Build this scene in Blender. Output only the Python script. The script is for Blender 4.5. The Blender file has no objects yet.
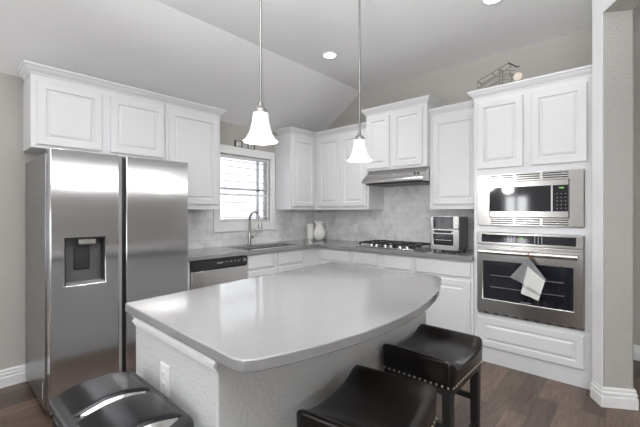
import bpy, bmesh, math, random
from mathutils import Vector, Matrix
random.seed(7)
S = bpy.context.scene
COL = S.collection
PI = math.pi

# ------------------------------------------------------------------ camera, world, lights, exposure
cd = bpy.data.cameras.new('camera'); cam = bpy.data.objects.new('camera', cd); COL.objects.link(cam)
cd.sensor_width = 36.0; cd.lens = 348.4 / 640 * 36.0
cd.shift_y = -2.2 / 640; cd.clip_start = 0.02
cam.location = (0, 0, 1.315); cam.rotation_euler = (PI/2, 0, math.radians(41.85))
S.camera = cam
S.view_settings.view_transform = 'Standard'; S.view_settings.look = 'None'
S.view_settings.gamma = 1.0; S.view_settings.exposure = 0.08
S.cycles.use_denoising = True
S.cycles.max_bounces = 10; S.cycles.diffuse_bounces = 6; S.cycles.glossy_bounces = 5
S.cycles.sample_clamp_indirect = 6.0
W = bpy.data.worlds.new('World'); S.world = W; W.use_nodes = True
W.node_tree.nodes['Background'].inputs[0].default_value = (0.93, 0.96, 1.0, 1)
W.node_tree.nodes['Background'].inputs[1].default_value = 2.3

def area(name, loc, aim, sx, sy, power, col=(1, 1, 1), spread=180):
    d = bpy.data.lights.new(name, 'AREA'); d.shape = 'RECTANGLE'; d.size = sx; d.size_y = sy
    d.energy = power; d.color = col; d.spread = math.radians(spread)
    o = bpy.data.objects.new(name, d); COL.objects.link(o); o.location = loc
    o.rotation_euler = (Vector(aim) - Vector(loc)).to_track_quat('-Z', 'Y').to_euler()
    return o
DAY = (0.97, 0.985, 1.0)
area('daylight_nook_window', (-3.72, -1.95, 1.5), (-3.05, -1.75, 2.3), 2.1, 1.7, 65, DAY, 130)
area('daylight_patio_door', (2.0, -3.74, 1.3), (1.75, -3.0, 1.7), 2.4, 2.1, 52, DAY, 150)
area('daylight_rear_window', (-2.2, -3.66, 1.35), (-2.2, -2.66, 1.3), 0.5, 0.9, 17, DAY)
area('daylight_clerestory', (3.66, 1.6, 2.15), (2.66, 1.6, 2.35), 4.6, 0.16, 17, DAY)
area('added_uplight', (-0.10, -0.75, 1.565), (-0.20, -0.10, 3.0), 0.42, 0.42, 134, (0.965, 0.983, 1.0), 115)  # added fill light out of view, bounced off the ceiling to brighten the room

# ------------------------------------------------------------------ materials
def mat(name, col, rough=0.5, metal=0.0, spec=0.5, coat=0.0):
    m = bpy.data.materials.new(name); m.use_nodes = True
    b = m.node_tree.nodes['Principled BSDF']
    b.inputs['Base Color'].default_value = (*col, 1); b.inputs['Roughness'].default_value = rough
    b.inputs['Metallic'].default_value = metal; b.inputs['Specular IOR Level'].default_value = spec
    b.inputs['Coat Weight'].default_value = coat; b.inputs['Coat Roughness'].default_value = 0.08
    return m
class N:
    def __init__(s, m): s.t = m.node_tree; s.b = s.t.nodes['Principled BSDF']
    def n(s, typ, **kw):
        x = s.t.nodes.new(typ)
        for k, v in kw.items():
            if k in x.inputs: x.inputs[k].default_value = v
            else: setattr(x, k, v)
        return x
    def l(s, a, b): s.t.links.new(a, b)
    def coords(s, scale=(1, 1, 1), rot=(0, 0, 0)):
        tc = s.n('ShaderNodeTexCoord'); mp = s.n('ShaderNodeMapping')
        mp.inputs['Scale'].default_value = scale; mp.inputs['Rotation'].default_value = rot
        s.l(tc.outputs['Object'], mp.inputs['Vector']); return mp.outputs['Vector']
    def noise(s, vec, scale, detail=3, rough=0.5, dist=0.0):
        x = s.n('ShaderNodeTexNoise'); x.inputs['Scale'].default_value = scale
        x.inputs['Detail'].default_value = detail; x.inputs['Roughness'].default_value = rough
        x.inputs['Distortion'].default_value = dist
        s.l(vec, x.inputs['Vector']); return x
    def ramp(s, fac, stops):
        r = s.n('ShaderNodeValToRGB'); e = r.color_ramp.elements
        while len(e) < len(stops): e.new(0.5)
        for i, (p, c) in enumerate(stops):
            e[i].position = p; e[i].color = (*c, 1)
        s.l(fac, r.inputs['Fac']); return r.outputs['Color']
    def bump(s, h, strength, dist=0.002):
        b = s.n('ShaderNodeBump'); b.inputs['Strength'].default_value = strength
        b.inputs['Distance'].default_value = dist
        s.l(h, b.inputs['Height']); s.l(b.outputs['Normal'], s.b.inputs['Normal']); return b

def plaster(name, col, strength=0.5, scale=70):
    m = mat(name, col, 0.75, spec=0.25); g = N(m)
    v = g.coords()
    n1 = g.noise(v, scale, 3, 0.55)
    g.bump(n1.outputs['Fac'], strength, 0.006)
    return m
def brushed(name, col, rough, streak=(3, 3, 260), aniso=0.0, var=0.12):
    m = mat(name, col, rough, 1.0); g = N(m)
    v = g.coords(streak)
    n1 = g.noise(v, 1.0, 4, 0.6)
    mr = g.n('ShaderNodeMapRange'); mr.inputs['To Min'].default_value = rough - var/2; mr.inputs['To Max'].default_value = rough + var/2
    g.l(n1.outputs['Fac'], mr.inputs['Value']); g.l(mr.outputs['Result'], g.b.inputs['Roughness'])
    if aniso:
        g.b.inputs['Anisotropic'].default_value = aniso
        t = g.n('ShaderNodeTangent'); t.direction_type = 'RADIAL'; t.axis = 'Z'
        g.l(t.outputs['Tangent'], g.b.inputs['Tangent'])
    return m

M = {}
M['wall'] = plaster('wall_paint', (0.465, 0.443, 0.415), 0.35, 55)
M['ceiling'] = plaster('ceiling_paint', (0.84, 0.84, 0.84), 0.25, 60)
M['column'] = plaster('textured_wall_paint', (0.43, 0.42, 0.395), 0.9, 55)
M['island_wall'] = plaster('island_textured_paint', (0.56, 0.565, 0.56), 0.7, 60)
M['white'] = mat('white_cabinet_paint', (0.73, 0.735, 0.745), 0.32)
M['trim'] = mat('white_trim_paint', (0.84, 0.84, 0.84), 0.3)
M['shutter'] = mat('white_shutter_paint', (0.64, 0.65, 0.66), 0.4)
M['steel'] = brushed('stainless_steel', (0.66, 0.65, 0.64), 0.2, (1, 1, 40), var=0.06)
M['fridge_steel'] = brushed('fridge_stainless', (0.70, 0.705, 0.72), 0.18, (0.6, 0.6, 14), aniso=0.93, var=0.04)
M['fridge_side'] = brushed('fridge_side_grey', (0.31, 0.31, 0.32), 0.3, (3, 3, 120))
M['chrome'] = mat('brushed_nickel', (0.56, 0.54, 0.51), 0.22, 1.0)
M['rod'] = mat('satin_nickel_rod', (0.24, 0.23, 0.22), 0.45, 1.0)
M['faucet'] = mat('faucet_nickel', (0.42, 0.41, 0.39), 0.25, 1.0)
M['black_glass'] = mat('black_glass', (0.012, 0.013, 0.018), 0.06, spec=0.6, coat=0.3)
M['black'] = mat('black_plastic', (0.02, 0.02, 0.022), 0.35)
M['grey_plastic'] = mat('grey_plastic', (0.23, 0.225, 0.225), 0.35)
M['dark_grey'] = mat('dark_grey_plastic', (0.085, 0.085, 0.09), 0.35)
M['iron'] = mat('cast_iron', (0.018, 0.018, 0.02), 0.5)
M['leather'] = mat('dark_leather', (0.01, 0.008, 0.007), 0.25, spec=0.42)
g = N(M['leather']); n_ = g.noise(g.coords(), 110, 3); g.bump(n_.outputs['Fac'], 0.12, 0.002)
n2 = g.noise(g.coords(), 5, 2)
g.l(g.ramp(n2.outputs['Fac'], [(0.35, (0.0045, 0.0036, 0.0033)), (0.7, (0.012, 0.0088, 0.0074))]), g.b.inputs['Base Color'])
M['blackwood'] = mat('black_stained_wood', (0.012, 0.011, 0.011), 0.35)
M['nail'] = mat('nailhead_pewter', (0.55, 0.5, 0.42), 0.28, 1.0)
M['ceramic'] = mat('white_ceramic', (0.8, 0.79, 0.76), 0.25)
M['paper'] = mat('paper_towel', (0.82, 0.8, 0.77), 0.9, spec=0.1)
M['plate'] = mat('white_plate', (0.82, 0.82, 0.8), 0.3)
M['slot'] = mat('dark_slot', (0.03, 0.03, 0.03), 0.5)
M['lid'] = brushed('bin_dark_steel', (0.05, 0.05, 0.054), 0.26, (2, 2, 2), var=0.04)
M['bright_steel'] = mat('bright_steel', (0.70, 0.69, 0.67), 0.2, 1.0)
M['cloth_grey'] = mat('grey_cloth', (0.22, 0.225, 0.23), 0.95, spec=0.1)
M['cloth_white'] = mat('white_cloth', (0.68, 0.68, 0.66), 0.95, spec=0.1)
M['tan'] = mat('tan_cord', (0.30, 0.17, 0.09), 0.8)
M['wire'] = mat('grey_wire', (0.26, 0.24, 0.21), 0.4, 0.6)
M['disc'] = mat('pale_wood_disc', (0.72, 0.63, 0.53), 0.7)
M['frame_dark'] = mat('dark_sign_frame', (0.045, 0.04, 0.037), 0.6)
M['tile_white'] = mat('white_sign_tile', (0.62, 0.61, 0.6), 0.7)
M['siding'] = mat('neighbour_siding', (0.66, 0.68, 0.70), 0.8)
M['sash'] = mat('window_sash_grey', (0.74, 0.75, 0.77), 0.5)
M['led'] = mat('green_display', (0.02, 0.1, 0.02), 0.4)
M['led'].node_tree.nodes['Principled BSDF'].inputs['Emission Color'].default_value = (0.45, 1.0, 0.25, 1)
M['led'].node_tree.nodes['Principled BSDF'].inputs['Emission Strength'].default_value = 0.5
M['button'] = mat('pale_print', (0.5, 0.52, 0.55), 0.5)
M['lamp'] = mat('lit_lens', (0.9, 0.9, 0.9), 0.5)
M['lamp'].node_tree.nodes['Principled BSDF'].inputs['Emission Color'].default_value = (1, 0.98, 0.95, 1)
M['lamp'].node_tree.nodes['Principled BSDF'].inputs['Emission Strength'].default_value = 4.0
M['shade'] = mat('lit_opal_glass', (0.68, 0.68, 0.66), 0.35)
M['shade'].node_tree.nodes['Principled BSDF'].inputs['Emission Color'].default_value = (1, 0.985, 0.95, 1)
M['shade'].node_tree.nodes['Principled BSDF'].inputs['Emission Strength'].default_value = 0.32
# glass pane
mg = bpy.data.materials.new('window_glass'); mg.use_nodes = True; t = mg.node_tree; t.nodes.clear()
o_ = t.nodes.new('ShaderNodeOutputMaterial'); mx = t.nodes.new('ShaderNodeMixShader'); tr = t.nodes.new('ShaderNodeBsdfTransparent')
gl = t.nodes.new('ShaderNodeBsdfGlossy'); gl.inputs['Roughness'].default_value = 0.02; fr = t.nodes.new('ShaderNodeFresnel'); fr.inputs['IOR'].default_value = 1.25
t.links.new(fr.outputs[0], mx.inputs[0]); t.links.new(tr.outputs[0], mx.inputs[1]); t.links.new(gl.outputs[0], mx.inputs[2]); t.links.new(mx.outputs[0], o_.inputs[0])
M['glass'] = mg
# quartz
M['quartz'] = mat('grey_quartz', (0.30, 0.295, 0.29), 0.1, spec=0.75); g = N(M['quartz'])
n_ = g.noise(g.coords(), 260, 2)
g.l(g.ramp(n_.outputs['Fac'], [(0.3, (0.205, 0.203, 0.203)), (0.7, (0.25, 0.248, 0.248))]), g.b.inputs['Base Color'])
# marble tile
M['marble'] = mat('marble_tile', (0.6, 0.6, 0.6), 0.28); g = N(M['marble'])
v = g.coords()
n1 = g.noise(v, 3.0, 8, 0.62, 0.8); n2 = g.noise(v, 2.6, 8, 0.62, 0.7)
vein = g.ramp(n2.outputs['Fac'], [(0.455, (0.92, 0.915, 0.91)), (0.487, (0.50, 0.50, 0.52)), (0.515, (0.90, 0.895, 0.89))])
cloud = g.ramp(n1.outputs['Fac'], [(0.32, (0.58, 0.58, 0.59)), (0.66, (0.92, 0.915, 0.91))])
mixc = g.n('ShaderNodeMix', data_type='RGBA'); mixc.inputs[0].default_value = 0.32
g.l(cloud, mixc.inputs[6]); g.l(vein, mixc.inputs[7])
def tile_lines(rot):
    return None
sep = g.n('ShaderNodeSeparateXYZ'); g.l(v, sep.inputs[0])
ad = g.n('ShaderNodeMath', operation='ADD'); g.l(sep.outputs[0], ad.inputs[0]); g.l(sep.outputs[1], ad.inputs[1])
cmb = g.n('ShaderNodeCombineXYZ'); g.l(ad.outputs[0], cmb.inputs[0]); g.l(sep.outputs[2], cmb.inputs[1])
br = g.n('ShaderNodeTexBrick'); br.inputs['Scale'].default_value = 1.0; br.inputs['Brick Width'].default_value = 0.23
br.inputs['Row Height'].default_value = 0.0762; br.inputs['Mortar Size'].default_value = 0.0016; br.inputs['Mortar Smooth'].default_value = 0.1
br.inputs['Color1'].default_value = (1, 1, 1, 1); br.inputs['Color2'].default_value = (0.90, 0.90, 0.91, 1); br.inputs['Mortar'].default_value = (0.8, 0.8, 0.8, 1)
g.l(cmb.outputs[0], br.inputs['Vector'])
mul = g.n('ShaderNodeMix', data_type='RGBA', blend_type='MULTIPLY'); mul.inputs[0].default_value = 1
g.l(mixc.outputs[2], mul.inputs[6]); g.l(br.outputs['Color'], mul.inputs[7]); g.l(mul.outputs[2], g.b.inputs['Base Color'])
# wood floor: planks run along Y
M['floor'] = mat('dark_wood_planks', (0.1, 0.07, 0.05), 0.38); g = N(M['floor'])
v = g.coords(rot=(0, 0, PI/2))
br = g.n('ShaderNodeTexBrick'); br.inputs['Scale'].default_value = 1; br.inputs['Brick Width'].default_value = 0.85; br.inputs['Row Height'].default_value = 0.125
br.inputs['Mortar Size'].default_value = 0.0012; br.offset = 0.37; br.inputs['Bias'].default_value = 0.0
br.inputs['Color1'].default_value = (0, 0, 0, 1); br.inputs['Color2'].default_value = (1, 1, 1, 1); br.inputs['Mortar'].default_value = (0.0, 0.0, 0.0, 1)
g.l(v, br.inputs['Vector'])
v2 = g.coords((9, 1.1, 1)); n1 = g.noise(v2, 3.5, 7, 0.65, 1.2)
pl = g.ramp(br.outputs['Color'], [(0.0, (0.062, 0.041, 0.031)), (1.0, (0.155, 0.108, 0.083))])
gr = g.ramp(n1.outputs['Fac'], [(0.28, (0.42, 0.41, 0.40)), (0.5, (0.95, 0.93, 0.91)), (0.72, (1.3, 1.28, 1.26))])
mul = g.n('ShaderNodeMix', data_type='RGBA', blend_type='MULTIPLY'); mul.inputs[0].default_value = 1
g.l(pl, mul.inputs[6]); g.l(gr, mul.inputs[7]); 
mm = g.n('ShaderNodeMix', data_type='RGBA'); g.l(br.outputs['Fac'], mm.inputs[0]); g.l(mul.outputs[2], mm.inputs[6]); mm.inputs[7].default_value = (0.035, 0.022, 0.016, 1)
g.l(mm.outputs[2], g.b.inputs['Base Color'])
g.bump(n1.outputs['Fac'], 0.08, 0.002)

# ------------------------------------------------------------------ mesh helpers
ORG = {}
class MB:
    def __init__(s): s.b = bmesh.new()
    def face(s, pts):
        return s.b.faces.new([s.b.verts.new(p) for p in pts])
    def box(s, x0, x1, y0, y1, z0, z1):
        x0, x1 = min(x0, x1), max(x0, x1); y0, y1 = min(y0, y1), max(y0, y1); z0, z1 = min(z0, z1), max(z0, z1)
        r = bmesh.ops.create_cube(s.b, size=1)['verts']
        for q in r:
            q.co = ((x0+x1)/2 + q.co.x*(x1-x0), (y0+y1)/2 + q.co.y*(y1-y0), (z0+z1)/2 + q.co.z*(z1-z0))
        return s
    def rings(s, loops, cap0=True, cap1=True, closed=True):
        vs = [[s.b.verts.new(p) for p in L] for L in loops]
        n = len(vs[0])
        for a, c in zip(vs, vs[1:]):
            for i in range(n if closed else n-1):
                j = (i+1) % n
                s.b.faces.new((a[i], a[j], c[j], c[i]))
        if cap0: s.b.faces.new(vs[0][::-1])
        if cap1: s.b.faces.new(vs[-1])
        return s
    def tube(s, pts, r, seg=8, caps=True):
        pts = [Vector(p) for p in pts]; loops = []
        ref = None
        for i, p in enumerate(pts):
            d = (pts[min(i+1, len(pts)-1)] - pts[max(i-1, 0)]).normalized()
            if ref is None:
                ref = Vector((0, 0, 1)) if abs(d.z) < 0.9 else Vector((1, 0, 0))
            u = (ref - d*ref.dot(d)).normalized(); w = d.cross(u); ref = u
            rr = r[i] if isinstance(r, (list, tuple)) else r
            loops.append([p + u*math.cos(2*PI*k/seg)*rr + w*math.sin(2*PI*k/seg)*rr for k in range(seg)])
        return s.rings(loops, caps, caps)
    def lathe(s, prof, c=(0, 0, 0), seg=32, cap0=False, cap1=False):
        loops = [[(c[0]+r*math.cos(2*PI*k/seg), c[1]+r*math.sin(2*PI*k/seg), c[2]+z) for k in range(seg)] for r, z in prof]
        return s.rings(loops, cap0, cap1)
    def prism(s, poly, z0, z1):
        return s.rings([[(x, y, z0) for x, y in poly], [(x, y, z1) for x, y in poly]])
    def extr(s, poly, f, a, b):           # poly in 2D, f(u,v,w) -> xyz, extruded from w=a to w=b
        return s.rings([[f(u, v, a) for u, v in poly], [f(u, v, b) for u, v in poly]])
    def slab(s, us, vs, inside, f, a, b):  # solid made of grid cells, holes where inside() is false
        nu, nv = len(us), len(vs); cache = {}
        def V(i, j, k):
            if (i, j, k) not in cache: cache[(i, j, k)] = s.b.verts.new(f(us[i], vs[j], (a, b)[k]))
            return cache[(i, j, k)]
        ok = [[inside((us[i]+us[i+1])/2, (vs[j]+vs[j+1])/2) for j in range(nv-1)] for i in range(nu-1)]
        g = lambda i, j: 0 <= i < nu-1 and 0 <= j < nv-1 and ok[i][j]
        for i in range(nu-1):
            for j in range(nv-1):
                if not ok[i][j]: continue
                for k in (0, 1): s.b.faces.new((V(i, j, k), V(i+1, j, k), V(i+1, j+1, k), V(i, j+1, k)))
                if not g(i-1, j): s.b.faces.new((V(i, j, 0), V(i, j+1, 0), V(i, j+1, 1), V(i, j, 1)))
                if not g(i+1, j): s.b.faces.new((V(i+1, j, 0), V(i+1, j+1, 0), V(i+1, j+1, 1), V(i+1, j, 1)))
                if not g(i, j-1): s.b.faces.new((V(i, j, 0), V(i+1, j, 0), V(i+1, j, 1), V(i, j, 1)))
                if not g(i, j+1): s.b.faces.new((V(i, j+1, 0), V(i+1, j+1, 0), V(i+1, j+1, 1), V(i, j+1, 1)))
        return s
    def sweep(s, path, prof, z0, i0=0, i1=None):   # outward side = right of travel
        i1 = len(path)-1 if i1 is None else i1
        P = [Vector(p) for p in path]; loops = []
        for i in range(i0, i1+1):
            d1 = (P[i]-P[i-1]).normalized() if i > 0 else (P[i+1]-P[i]).normalized()
            d2 = (P[i+1]-P[i]).normalized() if i < len(P)-1 else d1
            n1 = Vector((d1.y, -d1.x)); n2 = Vector((d2.y, -d2.x))
            m = (n1+n2).normalized(); m = m / max(m.dot(n1), 0.2)
            loops.append([(P[i].x + m.x*o, P[i].y + m.y*o, z0+u) for o, u in prof])
        return s.rings(loops)
    def rbox(s, c, h, r, cuts=9, deform=None):     # rounded box
        t = bmesh.new(); bmesh.ops.create_cube(t, size=2)
        bmesh.ops.subdivide_edges(t, edges=t.edges[:], cuts=cuts, use_grid_fill=True)
        mp = {}
        for q in t.verts:
            # push the grid lines towards the rounded borders
            p = [math.copysign(abs(x)**0.75, x)*hh for x, hh in zip(q.co, h)]
            inn = [max(-(hh-r), min(hh-r, x)) for x, hh in zip(p, h)]
            d = Vector([a-b for a, b in zip(p, inn)])
            if d.length > 1e-9: d = d.normalized()*r
            w = Vector(inn)+d
            if deform: w = Vector(deform(w))
            mp[q] = s.b.verts.new(Vector(c)+w)
        for fc in t.faces: s.b.faces.new([mp[q] for q in fc.verts])
        t.free(); return s
    def build(s, name, m, parent=None, smooth=False, bevel=0.0, angle=40, loc=None):
        bmesh.ops.recalc_face_normals(s.b, faces=s.b.faces[:])
        org = Vector(loc) if loc is not None else (ORG.get(parent.name, Vector()) if parent else Vector())
        for q in s.b.verts: q.co -= org
        me = bpy.data.meshes.new(name); s.b.to_mesh(me); s.b.free()
        o = bpy.data.objects.new(name, me); COL.objects.link(o)
        me.materials.append(M[m] if isinstance(m, str) else m)
        if parent: o.parent = parent
        else: o.location = org
        ORG[o.name] = org
        if bevel:
            bv = o.modifiers.new('bevel', 'BEVEL'); bv.width = bevel; bv.segments = 2; bv.limit_method = 'ANGLE'; bv.angle_limit = math.radians(35)
        if smooth or bevel:
            for p in me.polygons: p.use_smooth = True
            bpy.context.view_layer.objects.active = o
            try: me.set_sharp_from_angle(angle=math.radians(angle))
            except Exception: pass
        return o
def thing(name, label, cat, loc=(0, 0, 0), group=None):
    o = bpy.data.objects.new(name, None); COL.objects.link(o); o.location = loc; o.empty_display_size = 0.1
    ORG[o.name] = Vector(loc); o['label'] = label; o['category'] = cat
    if group: o['group'] = group
    return o
def tag(o, label, cat, group=None):
    o['label'] = label; o['category'] = cat
    if group: o['group'] = group
    return o
def struct(o): o['kind'] = 'structure'; return o
def copy_thing(r, loc, label):
    c = r.copy(); COL.objects.link(c); c.location = loc; c['label'] = label
    for ch in [x for x in COL.objects if x.parent == r]:
        k = ch.copy(); COL.objects.link(k); k.parent = c
        for gch in [x for x in COL.objects if x.parent == ch]:
            q = gch.copy(); COL.objects.link(q); q.parent = k
    return c

XL, YB = -3.51, 3.81       # window wall and range wall planes
ZC, XC, ZL = 2.902, -2.67, 2.335  # flat ceiling, crease, eave

# ------------------------------------------------------------------ the room
XR, YR = 3.5, -3.5
struct(MB().box(XL-0.2, XR+0.2, YR-0.2, 4.6, -0.1, 0.0).build('floor', 'floor'))
fx = lambda u, v, w: (w, u, v)
fy = lambda u, v, w: (u, w, v)
WY0, WY1, WZ0, WZ1 = 2.195, 2.94, 1.19, 1.985
inw = lambda u, v: not (WY0 < u < WY1 and WZ0 < v < WZ1)
inw2 = lambda u, v: inw(u, v) and not (-3.0 < u < -0.9 and 0.6 < v < 2.25)
struct(MB().slab([YR, -3.0, -0.9, WY0, WY1, 4.2], [0, 0.6, WZ0, WZ1, 2.25, 3.0], inw2, fx, XL-0.14, XL).build('wall_left', 'wall'))
struct(MB().box(XL, -0.21, YB, YB+0.14, 0, 3.0).build('wall_back', 'wall'))
# vaulted ceiling: slope rising from the window wall, then flat
poly = [(XL-0.02, ZL), (XC, ZC), (XR+0.1, ZC), (XR+0.1, ZC+0.12), (XC-0.05, ZC+0.12), (XL-0.02, ZL+0.14)]
struct(MB().extr(poly, fy, YR-0.1, 4.5).build('ceiling', 'ceiling'))
# rear and side walls of the room with their windows
holes_r = [(-2.5, -1.9, 0.9, 1.75), (0.8, 3.2, 0.05, 2.25)]
inr = lambda u, v: not any(a < u < b and c < v < d for a, b, c, d in holes_r)
struct(MB().slab([XL, -2.5, -1.9, 0.8, 3.2, XR], [0, 0.05, 0.9, 1.75, 2.25, 3.0], inr, fy, YR-0.14, YR).build('wall_rear', 'wall'))
holes_s = [(-0.8, 4.0, 2.02, 2.28)]
ins = lambda u, v: not any(a < u < b and c < v < d for a, b, c, d in holes_s)
struct(MB().slab([YR, -0.8, 4.0, 4.3], [0, 2.02, 2.28, 3.0], ins, fx, XR, XR+0.14).build('wall_right', 'wall'))
def rect_frame(mb, u0, u1, v0, v1, w, f, a, b):
    us = [u0, u0+w, u1-w, u1]; vs = [v0, v0+w, v1-w, v1]
    return mb.slab(us, vs, lambda u, v: not (u0+w < u < u1-w and v0+w < v < v1-w), f, a, b)
for k, (a, b, c, d) in enumerate(holes_r):
    m_ = MB(); rect_frame(m_, a, b, c, d, 0.06, fy, YR-0.1, YR-0.03)
    m_.box((a+b)/2-0.03, (a+b)/2+0.03, YR-0.09, YR-0.04, c+0.06, d-0.06)
    struct(m_.build('window_%d' % (k+2), 'trim'))
m_ = MB(); a, b, c, d = holes_s[0]; rect_frame(m_, a, b, c, d, 0.03, fx, XR+0.03, XR+0.1)
for q in (0.8, 2.4): m_.box(XR+0.04, XR+0.09, q-0.02, q+0.02, c+0.03, d-0.03)
struct(m_.build('window_4', 'trim'))
m_ = MB(); rect_frame(m_, -3.0, -0.9, 0.6, 2.25, 0.06, fx, XL-0.12, XL-0.05)
m_.box(XL-0.11, XL-0.06, -1.98, -1.92, 0.66, 2.19)
struct(m_.build('window_5', 'trim'))
# angled wall end beside the oven cabinet, with the opening and its header
P0 = Vector((-0.147, 3.03)); dW = Vector((0.515, -0.857)); dJ = Vector((0.857, 0.515))
PL = P0 - dW*0.112; P1 = P0 + dJ*0.184
col = [(-0.204, PL.y), tuple(P0), tuple(P1), (-0.045, 3.30), (-0.045, 4.17), (-0.204, 4.17)]
struct(MB().prism(col, 0, 2.99).build('wall_column', 'column', bevel=0.012))
E0 = P0 + dW*7.1; E1 = P1 + dW*6.75
struct(MB().prism([tuple(P0+dW*0.001), tuple(E0), tuple(E1), tuple(P1+dW*0.001)], 2.655, 2.99).build('wall_header', 'column', bevel=0.012))
nT = Vector((-0.857, -0.515))*0.006
struct(MB().prism([tuple(PL), tuple(P0), tuple(P0+nT), tuple(PL+nT)], 0.0, 2.99).build('trim_1', 'trim'))
struct(MB().prism([tuple(P0+dW*0.001), tuple(E0), tuple(E0+nT), tuple(P0+dW*0.001+nT)], 2.655, 2.99).build('trim_2', 'trim'))
struct(MB().box(-0.204, XR, 4.17, 4.3, 0, 3.0).build('wall_hall', 'wall'))
BASE = [(0, 0), (0.019, 0), (0.019, 0.070), (0.011, 0.075), (0.011, 0.079), (0.016, 0.083), (0.016, 0.098), (0.007, 0.104), (0.007, 0.109), (0.011, 0.112), (0.010, 0.122), (0.005, 0.130), (0, 0.130)]
struct(MB().sweep([(XL, YR), (XL, 0.55)], BASE, 0).build('baseboard_left', 'trim'))
struct(MB().sweep([(-0.2065, PL.y+0.09), (-0.2035, PL.y), tuple(P0), tuple(P1), (-0.02, 3.23)], BASE, 0, 1, 4).build('baseboard_column', 'trim'))
struct(MB().sweep([(-0.04, 4.17), (XR, 4.17)], BASE, 0).build('baseboard_hall', 'trim'))

# kitchen window: casing, shutter, sash, glass
w1 = MB(); cy0, cy1, cz0, cz1 = 2.109, 3.006, 1.077, 2.078
us = [cy0, WY0, WY1, cy1]; vs = [cz0, WZ0, WZ1, cz1]
w1.slab(us, vs, inw, fx, XL, XL+0.03)
win = struct(w1.build('window_1', 'trim', bevel=0.004))
w1 = MB(); rect_frame(w1, WY0, WY1, WZ0, WZ1, 0.03, fx, XL-0.125, XL-0.085)
w1.box(XL-0.12, XL-0.09, 2.800, 2.835, WZ0+0.03, WZ1-0.03)
w1.box(XL-0.12, XL-0.09, WY0+0.03, WY1-0.03, 1.575, 1.600)
sash = w1.build('window_frame', 'sash', win)
MB().box(XL-0.107, XL-0.103, WY0+0.03, WY1-0.03, WZ0+0.03, WZ1-0.03).build('pane', 'glass', sash)
w1 = MB(); us = [WY0+0.002, WY0+0.016, WY1-0.016, WY1-0.002]; vs = [WZ0+0.002, WZ0+0.018, 1.502, 1.526, WZ1-0.03, WZ1-0.002]
w1.slab(us, vs, lambda u, v: not (us[1] < u < us[2] and (vs[1] < v < vs[2] or vs[3] < v < vs[4])), fx, XL-0.045, XL-0.018)
sh = w1.build('shutter_frame', 'trim', win, bevel=0.002)
def slat(z):
    mb = MB(); pts = []
    for k in range(12):
        a = 2*PI*k/12; pts.append((0.040*math.cos(a), 0.0052*math.sin(a)))
    ti = math.radians(-5)
    rr = [(XL-0.031 + p*math.cos(ti) - q*math.sin(ti), z + p*math.sin(ti) + q*math.cos(ti)) for p, q in pts]
    mb.extr(rr, lambda u, v, w: (u, w, v), WY0+0.017, WY1-0.017)
    return mb.build('louver', 'shutter', sh, smooth=True)
for z in (1.240, 1.330, 1.420, 1.592, 1.675, 1.760, 1.845, 1.915): slat(z)

# house next door seen through the louvers
h = thing('neighbour_house', 'pale siding house next door seen through the window louvers', 'house', (-9.0, 7.0, -0.4))
MB().box(-10.5, -9.0, 6.75, 12, -0.4, 4.2).build('wall', 'siding', h)
m_ = MB()
m_.extr([(6.65, 4.2), (12.2, 4.2), (9.4, 6.2)], fx, -10.6, -8.8); m_.build('roof', 'grey_plastic', h)

# backsplash
bs = MB(); bs.slab([1.44, 2.109, 3.006, YB-0.012], [0.914, 1.077, 1.34], lambda u, v: not (2.109 < u < 3.006 and v > 1.077), fx, XL, XL+0.012)
struct(bs.build('backsplash_left', 'marble'))
bs = MB(); bs.slab([XL+0.012, -2.325, -1.574, -1.052], [0.914, 1.34, 1.78], lambda u, v: not (v > 1.34 and not (-2.325 < u < -1.574)), fy, YB-0.012, YB)
struct(bs.build('backsplash_back', 'marble'))

# ------------------------------------------------------------------ cabinets
def LX(x):  return lambda u, w, d: (x+d, u, w)        # faces +x, u = y
def RY(y):  return lambda u, w, d: (u, y-d, w)        # faces -y, u = x
def rect(f, u0, u1, v0, v1, ins, d):
    return [f(u0+ins, v0+ins, d), f(u1-ins, v0+ins, d), f(u1-ins, v1-ins, d), f(u0+ins, v1-ins, d)]
DOOR = lambda t, fw: [(0, 0), (0, t-0.004), (0.004, t), (fw, t), (fw+0.006, t-0.011), (fw+0.013, t-0.011), (fw+0.030, t-0.002), (fw+0.034, t-0.0015)]
FLAT = lambda t: [(0, 0), (0, t-0.007), (0.012, t), (0.016, t)]
def panel(name, f, u0, u1, v0, v1, parent, style='door', t=0.02, fw=0.052, m='white'):
    mb = MB(); R = DOOR(t, fw) if style == 'door' else FLAT(t)
    mb.rings([rect(f, u0, u1, v0, v1, i, d) for i, d in R])
    return mb.build(name, m, parent)
CROWN = [(0, 0), (0.005, 0), (0.008, 0.012), (0.014, 0.019), (0.024, 0.028), (0.033, 0.042), (0.036, 0.050), (0.045, 0.053), (0.045, 0.068), (0, 0.068)]
GU = 'white upper cabinets'
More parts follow.
